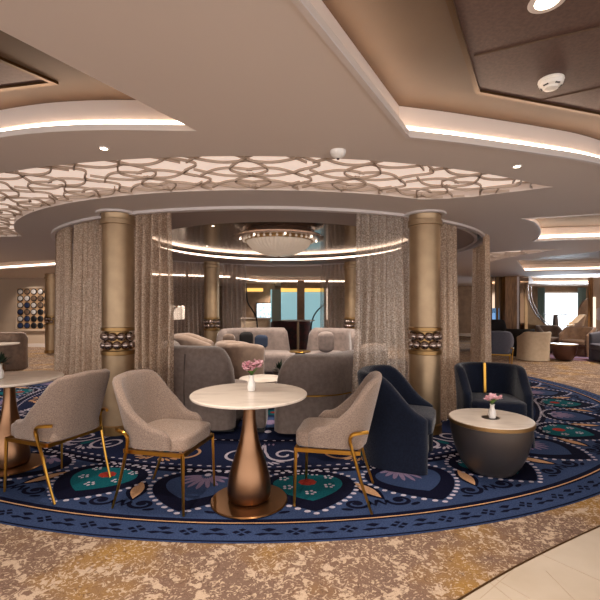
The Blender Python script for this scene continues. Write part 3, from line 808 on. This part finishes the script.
t, P = banquette('taupe velvet high-backed banquette behind the centre table on the left', p1, .93, .26, rise=(.3, .22))
MB().box((-1.02, 4.92, .25), (.78, .62, .4), puff=.05).build('seat', M['velvet'], t, smooth=60)
MB().tube([(-1.235, 4.396, .08), (-1.235, 4.36, .45), (-1.235, 4.372, .72), (-1.235, 4.40, .85)], .006, 6).build('piping', M['piping'], t)
MB().box((-1.02, 4.7, .028), (.6, .5, .05)).build('plinth', M['dark'], t)
p2 = spline([(-.27, 4.33), (-.02, 4.33), (.2, 4.36), (.38, 4.46), (.55, 4.68), (.78, 4.95), (1.0, 5.3), (1.05, 5.7)], 6)
t, P = banquette('taupe velvet banquette behind the centre table on the right with a horizontal seam', p2, .86, .24, rise=(.26, .2))
MB().box((.18, 4.72, .25), (.72, .6, .4), puff=.05).build('seat', M['velvet'], t, smooth=60)
MB().tube([(p.x+.0, p.y-.145, .44) for p in spline([(.0, 4.345), (.2, 4.35), (.4, 4.415), (.55, 4.545)], 4)], .008, 6).build('piping', M['brass'], t)
MB().box((.12, 4.6, .028), (.7, .4, .05)).build('plinth', M['dark'], t)
o = thing('ottoman', 'low velvet pouf between the two banquettes behind the centre table', 'ottoman', (-.485, 4.56, FZ))
MB().box((0, 0, .24), (.24, .34, .40), puff=.05).build('cushion', M['velvet'], o, smooth=60); MB().box((0, 0, .028), (.2, .28, .05)).build('plinth', M['dark'], o)

def lounge(label, loc, rz, m, w=.36, d=.7, h=.8, arm=.6):
    t = tub(label, loc, rz, m, None, h, w, d, .16, arm, group='soft velvet armchairs inside the ring'); return t
lounge('light taupe velvet armchair inside the ring, just left of the centre vase', (-.92, 6.35, FZ), R(-60), M['velvetl'], h=.83, arm=.79)
lounge('fat rolled velvet armchair inside the ring beyond the left banquette', (-1.72, 6.75, FZ), R(-80), M['velvetl'], h=.92, arm=.8, w=.42)
lounge('light taupe armchair inside the ring behind the right mesh curtain', (1.02, 6.6, FZ), R(80), M['velvetl'], h=.76, arm=.62)
# far sofas
p3 = spline([(-1.62, 8.3), (-1.5, 8.62), (-1.1, 8.86), (-.6, 8.95), (-.22, 8.95)], 6)
t, P = banquette('pale grey velvet sofa at the back of the ring with dark and blue cushions', p3, .92, .22, m=M['sofa'], rise=(.2, .15))
MB().box((-.75, 8.5, .24), (1.3, .62, .42), puff=.06, rz=R(-8)).build('seat', M['sofa'], t, smooth=60)
p4 = spline([(.14, 8.9), (.5, 8.86), (.85, 8.7), (1.08, 8.4), (1.1, 8.0)], 6)
t, P = banquette('pale grey velvet sofa at the back right of the ring beside the far curtain', p4, .92, .22, m=M['sofa'], rise=(.2, .2))
MB().box((.5, 8.4, .24), (.95, .6, .42), puff=.06, rz=R(10)).build('seat', M['sofa'], t, smooth=60)
def cushion(label, loc, size, m, rz=0, rx=0):
    o = MB().box((0, 0, 0), size, puff=.3, rx=rx).build('cushion', m, smooth=70, loc=loc, rot=rz); return tag(o, label, 'cushion', 'scatter cushions')
cushion('round black cushion on the back sofa left of the blue one', (atY(246, 8.5), 8.55, .70), (.28, .12, .26), M['black'])
cushion('blue cushion on the back sofa beside the round black one', (atY(261, 8.5), 8.56, .66), (.27, .11, .22), M['blued'])
cushion('pale upright cushion on the back sofa behind the taupe armchair', (atY(229, 8.15), 8.15, .66), (.24, .12, .3), M['velvetl'])
cushion('pale velvet cushion leaning on the right half of the back sofa', (atY(326, 8.1), 8.1, .69), (.32, .14, .32), M['sofa'])
t = thing('side_table', 'small brass-topped pedestal table inside the ring between the back sofas', 'table', (0, 7.7, FZ))
MB().lathe([(.2, .52), (.205, .53), (.2, .54)], n=40).build('tabletop', M['brass'], t); MB().lathe([(.1, 0), (.1, .3), (.09, .52)], n=32).build('pedestal', M['gun'], t)
t = thing('high_table', 'tall slim-poled drinks table beyond the gap between back sofas', 'table', (atY(298, 10.9), 10.9, FZ))
MB().lathe([(.44, 1.0), (.45, 1.01), (.44, 1.025)], n=40).build('tabletop', M['stone'], t); MB().lathe([(.03, .02), (.03, 1.0)], n=20).build('pole', M['bronze'], t)
MB().lathe([(.25, 0), (.25, .02)], n=32).build('base_disc', M['disc'], t)
t = thing('coffee_table', 'low white-topped table inside the ring behind the centre vase', 'table', (-.52, 5.6, FZ))
MB().lathe([(.3, .36), (.31, .37), (.31, .385), (.3, .39)], n=48).build('tabletop', M['stone'], t); MB().lathe([(.2, 0), (.24, .2), (.26, .36)], n=40).build('drum_body', M['gun'], t)
mb = MB(); rnd = random.Random(9)
for k in range(60):
    a = rnd.uniform(0, 2*PI); e = rnd.uniform(.1, 1.4); d = Vector((cos(a)*cos(e), sin(a)*cos(e), sin(e))); L_ = rnd.uniform(.08, .16)
    s_ = d.cross(Vector((0, 0, 1))).normalized()*.02; b = d*.03
    mb._add([b, b+d*L_*.5+s_, b+d*L_, b+d*L_*.5-s_], [[0, 1, 2, 3]])
gt = thing('potted_plant', 'small dark leafy plant inside the ring right of the low white table', 'plant', (atY(280, 6.3), 6.3, FZ))
MB().lathe([(.08, 0), (.11, .38), (.09, .38)], n=24).build('pot', M['gun'], gt); o = mb.build('leaves', M['dgreen'], gt); o.location = (0, 0, .38)

# chandelier
t = thing('chandelier', 'flush oval crystal bowl chandelier with a metal ring under the gloss ceiling of the ring', 'chandelier', (atY(279, 6.2), 6.2, 2.514)); t.scale = (.885, .885, .885)
MB().lathe([(.60, 0), (.62, -.05), (.74, -.085), (.765, -.10), (.765, -.125), (.72, -.135), (.56, -.13), (.54, -.03)], n=72).build('metal_ring', M['bead'], t)
mb = MB(); prof = [(.555-.0*i, -.13) for i in range(1)]+[(.555*cos(a), -.13-.29*sin(a)) for a in [PI/2*i/10 for i in range(1, 10)]]+[(.02, -.42)]
vs = []; fs = []; n = 96
for i, (r, z) in enumerate(prof):
    for k in range(n):
        rr = r*(1+(.012 if k % 2 else -.012)); vs.append((rr*cos(2*PI*k/n), rr*sin(2*PI*k/n), z))
for i in range(len(prof)-1):
    for k in range(n): fs.append([i*n+k, i*n+(k+1) % n, (i+1)*n+(k+1) % n, (i+1)*n+k])
mb._add(vs, fs); mb.build('ribbed_bowl', M['crystal'], t, smooth=0)
mb = MB().lathe([(.575, -.11), (.585, -.13), (.585, -.17), (.57, -.18), (.56, -.15)], n=72)
mb.build('filigree_band', M['band'], t)
first = None
for k in range(36):
    a = 2*PI*k/36; p = (.60*cos(a), .60*sin(a), -.155)
    if first is None: first = MB().ball((0, 0, 0), .022, 8).build('crystal_bead', M['crystal'], t, loc=p)
    else: c = first.copy(); C.objects.link(c); c.parent = t; c.location = p
MB().ball((0, 0, -.435), .02, 8).build('finial', M['bead'], t)
for k in range(8):
    a = 2*PI*k/8+.2; MB().ball((.655*cos(a), .655*sin(a), -.145), .016, 8).build('lamp_bulb', M['lamp2'], t)

# ---------------------------------------------------------------- ceiling fittings
def downlight(loc, label, power=0, r=.035, ang=80):
    t = thing('downlight', label, 'ceiling light', loc, 0, 'recessed ceiling downlights')
    MB().lathe([(r*1.5, 0), (r*1.55, -.004), (r*1.35, -.008), (r, -.006), (r, -.001)], n=32).build('trim_ring', M['rim'], t)
    MB().lathe([(r, -.0045), (r*.98, -.0055)], n=28).build('lens', M['bulb'], t)
    if power: spot((loc[0], loc[1], loc[2]-.03), power, ang)
    return t
p = at(104, 148, ZC); downlight((p.x, p.y, ZC), 'small downlight in the ceiling strip left of centre, below the left recess', 40, .022, 95)
p = at(517, 166, ZC); downlight((p.x, p.y, ZC), 'small downlight beside the right tip of the lattice', 40, .022, 95)
p = at(547, 1, 2.595); downlight((p.x, p.y, 2.597), 'large downlight in the dark panel at top right edge', 50, .045, 95)
p = at(551, 80, 2.595)
t = thing('smoke_detector', 'white round smoke detector on the dark ceiling panel at top right', 'smoke detector', (p.x, p.y, 2.597))
MB().lathe([(.062, 0), (.064, -.008), (.060, -.014)], n=36).build('base_plate', M['white'], t)
MB().lathe([(.056, -.012), (.060, -.02), (.054, -.034), (.036, -.042), (.034, -.05), (.014, -.056)], n=36).build('sensor_head', M['white'], t)
for k in range(5): a = 2*PI*k/5-1.4; MB().box((.046*cos(a), .046*sin(a), -.037), (.026, .007, .006), rz=a+PI/2).build('sensor_slot', M['dark'], t)
p = at(338, 151, ZC)
t = thing('ceiling_sensor', 'small white dome sensor on the ceiling above the lattice right of centre', 'sensor', (p.x, p.y, ZC))
MB().lathe([(.052, 0), (.052, -.012), (.044, -.03), (.024, -.044), (.008, -.05)], n=36).build('dome', M['white'], t)
MB().lathe([(.009, -.048), (.009, -.056), (.004, -.058)], n=16).build('sensor_tip', M['burg'], t)
# small ceiling lights inside the ring
for px, py, lab in ((349, 224.5, 'tiny ceiling downlight right of the chandelier'), (213, 226, 'tiny ceiling downlight left of the chandelier'), (207, 246, 'tiny ceiling downlight at the back left of the ring ceiling')):
    p = at(px, py, 2.51); downlight((p.x, p.y, 2.514), lab, 0, .018)
# added ceiling spots without fittings, over the seating and behind the camera
for x, y, pw, lab in ((-.9, 1.35, 70, 0), (.35, .55, 70, 0), (-.7, -.6, 90, 0), (-5.5, 6.2, 130, 0), (5.6, 8.0, 150, 0), (5.6, 4.5, 120, 0), (-6.5, 9.8, 140, 0), (-8.4, 13.2, 130, 0), (8, 10.3, 160, 0), (-3, 12.5, 150, 0), (2.2, 12.5, 150, 0), (8.5, 14.5, 140, 0), (-1.0, 16.5, 140, 0)):
    spot((x, y, ZC-.03), pw, 120)
spot((-1.4, 6.1, 2.48), 110, 120); spot((.6, 8.0, 2.48), 110, 120); spot((-1.4, 8.2, 2.48), 90, 120); spot((.7, 6.0, 2.48), 110, 130)  # added spots that brighten the seats and curtains inside the ring

# ---------------------------------------------------------------- left far corner
fx0, fx1 = atY(15.5, 14.2), atY(57, 14.2); fz0, fz1 = zY(330, 14.2), zY(287.5, 14.2)
t = thing('framed_artwork', 'large framed grid of round blue, black and silver discs on the left wall', 'artwork', ((fx0+fx1)/2, 14.25, (fz0+fz1)/2))
W_, H_ = fx1-fx0, fz1-fz0
f = MB(); f.box((0, 0, H_/2), (W_+.06, .06, .06)); f.box((0, 0, -H_/2), (W_+.06, .06, .06)); f.box((W_/2, 0, 0), (.06, .06, H_)); f.box((-W_/2, 0, 0), (.06, .06, H_))
f.build('frame', M['wall'], t); MB().box((0, .02, 0), (W_, .02, H_)).build('backing', mat('art_backing', (176, 140, 104), .6), t)
cols = [mat('disc_silver', (206, 200, 196), .3, .3), mat('disc_blue', (34, 46, 78), .3), mat('disc_black', (18, 16, 18), .3), mat('disc_bronze', (130, 104, 84), .3, .5)]
pat = ['0300330', '0033033', '0103302', '1302123', '0122221', '1122221']
for r_ in range(6):
    for c_ in range(6):
        x = -W_/2+.14+c_*.232; z = H_/2-.14-r_*.236
        o = MB(); 
        o.lathe([(.105, 0), (.105, .02), (.09, .03), (.085, .022)], n=20)
        b = o.build('disc', M['dark'], t, loc=(x, .005, z)); b.rotation_euler = (PI/2, 0, 0)
        i = MB().lathe([(.078, .02), (.078, .026), (.04, .034)], n=16).build('disc_face', cols[int(pat[r_][c_])], b)
spot((-9.2, 13.4, ZC-.02), 30, 90, to=(-9.2, 14.2, 1.2))
tub('beige tub chair with dark base at far left behind the left table', (atY(8, 9.2), 9.2, 0), R(20), M['velvetl'], w=.36, d=.6, h=.83, arm=.7)
t = bistro('far left round table with a pale top in front of the beige tub chair', (atY(-4, 8.5), 8.5, 0), group='round tables on bottle-shaped pedestals', rt=.42, h=.62)
t.scale = (1, 1, 1)

# ---------------------------------------------------------------- view through the ring to the back
def simple(name, label, cat, mb, m, parent=None, group=None): return tag(mb.build(name, m), label, cat, group)
for x0, x1, lab in ((281, 297, 'teal lit glass panel left of the brown pillar at the back'), (304, 324, 'teal lit glass panel right of the brown pillar at the back')):
    Y = 16.5; X0, X1 = atY(x0, Y), atY(x1, Y)
    t = thing('glass_panel', lab, 'glass panel', ((X0+X1)/2, Y, 0), 0, 'teal glass panels')
    MB().box((0, 0, 1.0), (X1-X0, .04, 2.0)).build('pane', M['teal'], t)
    MB().box((0, -.01, 2.08), (X1-X0, .08, .14)).build('light_strip', M['gold'], t)
    MB().box((0, .02, 2.27), (X1-X0, .06, .22)).build('header', M['bwall'], t)
t = thing('pillar', 'plain brown square pillar between the teal glass panels', 'pillar', (atY(301, 15.5), 15.5, 0))
MB().box((0, 0, ZC/2), (.27, .27, ZC), bev=.02).build('shaft', M['bwall'], t); MB().box((0, 0, .06), (.31, .31, .12), bev=.01).build('base', M['darktrim'], t)
t = thing('glass_panel', 'frosted green glass door panel left of the teal panels', 'glass panel', (atY(276, 16.4), 16.4, 0))
MB().box((0, 0, 1.05), (.34, .04, 2.1)).build('pane', mat('frosted_green', (128, 140, 128), .4), t); MB().box((-.19, 0, 1.05), (.05, .06, 2.1)).build('frame', M['teal'], t)
Y = 17.11
t = thing('media_screen', 'bright patterned screen on the back wall seen through the ring', 'screen', (atY(264, Y), Y, zY(311, Y)))
w_, h_ = 14/F*Y, 15/F*Y
MB().box((0, 0, 0), (w_+.08, .06, h_+.08)).build('frame', M['dark'], t)
scr = mat('screen_image', (120, 160, 180), .4, 0, (225, 235, 240), 9)
n = scr.node_tree; cr = [q for q in n.nodes if q.type == 'VALTORGB'][0]; b = n.nodes['Principled BSDF']; n.links.new(cr.outputs[0], b.inputs['Emission Color']); b.inputs['Emission Strength'].default_value = .7
MB().box((0, -.035, 0), (w_, .02, h_)).build('display', scr, t)
t = thing('wall_panel', 'warm brown wall panel carrying the bright screen', 'wall panel', (atY(259, 17.2), 17.2, 0)); MB().box((0, 0, ZC/2), (1.35, .1, ZC)).build('board', M['bwall'], t); MB().box((-.2, -.06, 2.12), (.75, .04, .14)).build('light_strip', M['gold'], t)
def arc(label, c, r, a0, a1, Y, m=M['dark'], n=30, rr=.02, mir=1):
    mb = MB(); mb.tube([(c[0]+mir*r*cos(R(a0+(a1-a0)*k/n)), Y, c[1]+r*sin(R(a0+(a1-a0)*k/n))) for k in range(n+1)], rr, 8)
    return tag(mb.build('curved_rail', m, smooth=60), label, 'rail', 'curved metal screen rails')
def sweep(label, pts, Y, rr=.02, m=M['dark']):
    mb = MB(); mb.tube(spline([(atY(x, Y), Y, zY(y, Y)) for x, y in pts], 6), rr, 8)
    return tag(mb.build('curved_rail', m, smooth=60), label, 'rail', 'curved metal screen rails')
sweep('dark S-curved metal rail left of the bright screen at the back', [(246, 283), (246.5, 293), (248, 303), (253, 311), (257, 322), (258, 358.5)], 11.0)
sweep('dark curved metal rail rising right of the teal panels at the back', [(311, 357.5), (311, 330), (313, 318), (318, 310), (325, 304)], 11.2)
sweep('curved metal rail beyond the far left curtain inside the ring', [(179, 285), (179.5, 297), (177, 306), (172, 314), (170, 358.5)], 11.0, .03, M['darktrim'])
simple('partition_post', 'slim dark post beside the white lampshade at back left', 'post', MB().box((atY(187, 11.2), 11.2, ZC/2), (.05, .05, ZC)), M['darktrim'])
t = thing('lit_post', 'glowing vertical gold light strip right of the teal panels', 'light', (atY(318, 14.5)+.0, 14.5, 0)); t.location.x = atY(327, 14.5)
MB().box((0, 0, 1.2), (.1, .06, 2.39)).build('post', M['bwall'], t); MB().box((0, -.035, 1.5), (.05, .02, 1.1)).build('light_strip', M['lamp'], t)
# burgundy sofa
t = thing('sofa', 'dark burgundy sofa beyond the gap between the back sofas', 'sofa', (atY(291, 12.6), 12.6, 0))
shellmesh(upath(.52, .3, -.35, .2), .0, lambda u: .98, .18, None).build('shell', M['burg'], t, smooth=60); t.rotation_euler = (0, 0, 0)
MB().box((0, 0, .25), (.8, .55, .42), puff=.05).build('seat', M['burg'], t, smooth=60)
# pale counter and chairs seen low at back left
t = thing('counter', 'pale curved counter below the bright screen at the back', 'counter', (atY(256, 13.5), 13.5, 0)); MB().box((0, 0, .5), (.95, .5, 1.0), bev=.12, seg=4).build('body', M['cream'], t); MB().box((0, 0, 1.02), (1.02, .56, .04), bev=.01).build('worktop', M['stone'], t)
# floor lamp
t = thing('floor_lamp', 'white drum-shaded floor lamp beyond the ring at back left', 'lamp', (atY(177, 12.2), 12.2, 0))
MB().lathe([(.19, 1.02), (.23, 1.04), (.23, 1.40), (.19, 1.42)], n=32).build('lamp_shade', M['lamp'], t); MB().lathe([(.015, .02), (.015, 1.03)], n=12).build('pole', M['darktrim'], t); MB().lathe([(.14, 0), (.14, .02)], n=24).build('base', M['darktrim'], t)

# ---------------------------------------------------------------- right hall
def px_box(name, label, cat, x0, x1, y0, y1, Y, m, d=.08, group=None):
    return simple(name, label, cat, MB().box(((atY(x0, Y)+atY(x1, Y))/2, Y, (zY(y0, Y)+zY(y1, Y))/2), (atY(x1, Y)-atY(x0, Y), d, zY(y0, Y)-zY(y1, Y))), m, None, group)
Y = 13.6; zt = ZC
def full(name, label, cat, x0, x1, Y, m, d=.1, z1=ZC):
    return simple(name, label, cat, MB().box(((atY(x0, Y)+atY(x1, Y))/2, Y, z1/2), (atY(x1, Y)-atY(x0, Y), d, z1), bev=.004, seg=1), m)
t = thing('glazed_screen', 'dark framed glass screen with blue panes beside the rightmost curtain', 'screen', (atY(490, Y), Y, 0))
X0, X1 = atY(478, Y), atY(500.5, Y)
for px in (478, 490.5, 497, 500.5): MB().box((atY(px, Y)-t.location.x, 0, ZC/2), (.07, .08, ZC)).build('post', M['darktrim'], t)
MB().box(((X0+X1)/2-t.location.x, .03, ZC*.75), (X1-X0, .02, ZC*.5)).build('upper_pane', M['mirror'], t)
MB().box(((X0+X1)/2-t.location.x, .03, ZC*.25+.16), (X1-X0, .02, ZC*.5-.0)).build('lower_pane', M['blueglass'], t)
full('wood_pillar', 'wide amber wood pillar right of the blue-paned screen', 'pillar', 503, 515, 13.5, M['wood'], .3)
full('light_post', 'slim pale vertical post beside the amber wood pillar', 'post', 516, 518.5, 13.4, M['rim'], .1)
full('mirror_panel', 'tall brown mirrored panel left of the big curved rails', 'mirror', 519.5, 528, 13.5, M['mirror'], .08)
for k, (dx, rr) in enumerate(((0, .016), (3, .012))):
    sweep(('outer' if k == 0 else 'inner')+' silver rail curving down from the mirrored panel to the armchairs', [(528+dx, 284), (528.5+dx, 296), (531+dx, 305), (536+dx, 314), (542+dx, 321), (549+dx, 327), (558+dx, 331)], 13.33, rr, M['bead'])
# mesh infill under the curve
mb = MB(); pts = [(atY(x, 13.35), zY(y, 13.35)) for x, y in ((528, 284), (528.5, 296), (531, 305), (536, 314), (542, 321), (549, 327))]
pts += [(atY(549, 13.35), .0), (atY(528, 13.35), .0)]
vs = [(x, 13.35, z) for x, z in pts]+[(x, 13.37, z) for x, z in pts]; n = len(pts)
mb._add(vs, [list(range(n)), [n+k for k in range(n)][::-1]]+[[k, (k+1) % n, n+(k+1) % n, n+k] for k in range(n)])
tag(mb.build('screen_infill', M['bronze'], smooth=0), 'bronze panel filling the space under the silver curved rails', 'panel')
for x0, x1, lab in ((538, 545, 'teal drape left of the bright far window'), (578, 586, 'teal drape right of the bright far window')):
    mb = MB(); Yd = 18.9; a, b = atY(x0, Yd), atY(x1, Yd); vs = []; n = 40
    for k in range(n+1):
        x = a+(b-a)*k/n; y = Yd+.04*sin(k*1.3); vs += [(x, y, .02), (x, y, 2.3)]
    mb._add(vs, [[2*k, 2*k+2, 2*k+3, 2*k+1] for k in range(n)]); tag(mb.build('drape', M['drape'], smooth=80), lab, 'curtain', 'teal window drapes')
# arched partition at right of window, gold light strip, pale wall
mb = MB(); Yp = 14.6; xs = [atY(v, Yp) for v in (579, 591)]; w_ = xs[1]-xs[0]
pts = [(xs[1], 0), (xs[1], zY(300, Yp))]+[(xs[1]-w_*sin(R(a)), zY(300, Yp)-.55+.62*cos(R(a))) for a in range(0, 91, 10)]+[(xs[0], 0)]
vs = [(x, Yp, z) for x, z in pts]+[(x, Yp+.08, z) for x, z in pts]; n = len(pts)
mb._add(vs, [list(range(n)), [n+k for k in range(n)][::-1]]+[[k, (k+1) % n, n+(k+1) % n, n+k] for k in range(n)])
tag(mb.build('arched_partition', M['brownv'], smooth=0), 'brown arched partition at the right side of the far window', 'partition')
full('wood_pillar', 'thin amber wood jamb left of the glowing strip at far right', 'pillar', 589, 592, 13.9, M['wood'], .1)
px_box('light_strip', 'tall glowing gold light strip at the far right wall', 'light', 592.6, 595, 297, 332, 13.9, M['lamp'])
t = thing('wall_mirror', 'pale round disc mirror at the right photo edge on the far wall', 'mirror', (atY(601, 13.9), 13.93, zY(314, 13.9)))
b = MB().lathe([(.22, -.02), (.22, .02), (.2, .03)], n=36).build('disc', M['rim'], t); b.rotation_euler = (PI/2, 0, 0)
# seating in the right hall
tub('cream leather tub armchair seen from behind on the mauve rug', (atY(534, 10.7), 10.7, FZ), R(5), M['cream'], w=.35, d=.66, h=.74, arm=.6)
tub('black tub armchair behind the cream one on the mauve rug', (atY(519.5, 11.7), 11.7, FZ), R(-20), M['black'], w=.38, d=.66, h=.76, arm=.7)
tub('brown velvet armchair facing left on the mauve rug near the right edge', (atY(578, 11.7), 11.7, FZ), R(120), M['brownv'], w=.42, d=.74, h=.8, arm=.62)
tub('grey tub armchair cut off by the right photo edge', (atY(608, 10.3), 10.3, FZ), R(80), M['greyc'], w=.38, d=.7, h=.78, arm=.7)
tub('tan armchair beyond the drum table on the mauve rug', (atY(550, 12.8), 12.8, FZ), R(180), M['velvetl'], w=.36, d=.66, h=.8, arm=.6)
tub('black high-backed armchair beside the amber wood pillar', (atY(492, 12.7), 12.7, FZ), R(-40), M['black'], w=.4, d=.7, h=1.0, arm=.7)
drum('brown drum coffee table with white top between the far right armchairs', (atY(564, 10.6), 10.6, FZ), rt=.31, h=.42, topm=M['white'], m=mat('brown_lacquer', (84, 54, 44), .35, .3), plate=False)
t = thing('high_table', 'tall dark pedestal bar table before the bright far window', 'table', (atY(555.5, 15.1), 15.1, FZ))
MB().lathe([(.36, 1.08), (.37, 1.1), (.36, 1.12)], n=32).build('tabletop', M['gun'], t); MB().lathe([(.28, 0), (.2, .1), (.11, .5), (.07, 1.08)], n=24).build('pedestal', M['gun'], t)
t = thing('bar_stool', 'tan upholstered bar stool before the bright far window', 'stool', (atY(575, 14.4), 14.4, FZ), R(75))
shellmesh(upath(.23, .12, -.2, .14), .72, lambda u: 1.12-.28*smooth(abs(u-.5)*2, .3, .9), .05, lambda u, z: (z-.7)*.2).build('backrest', M['cream'], t, smooth=60)
MB().box((0, .02, .73), (.42, .42, .07), puff=.1).build('seat', M['cream'], t, smooth=60)
for sx in (1, -1):
    for sy in (1, -1): MB().tube([(sx*.17, sy*.17, .7), (sx*.21, sy*.21, 0)], .014, 6).build('leg', M['dark'], t)
t = bistro('round table half hidden by the rightmost mesh curtain', (atY(476, 9.2), 9.2, FZ), rt=.45)
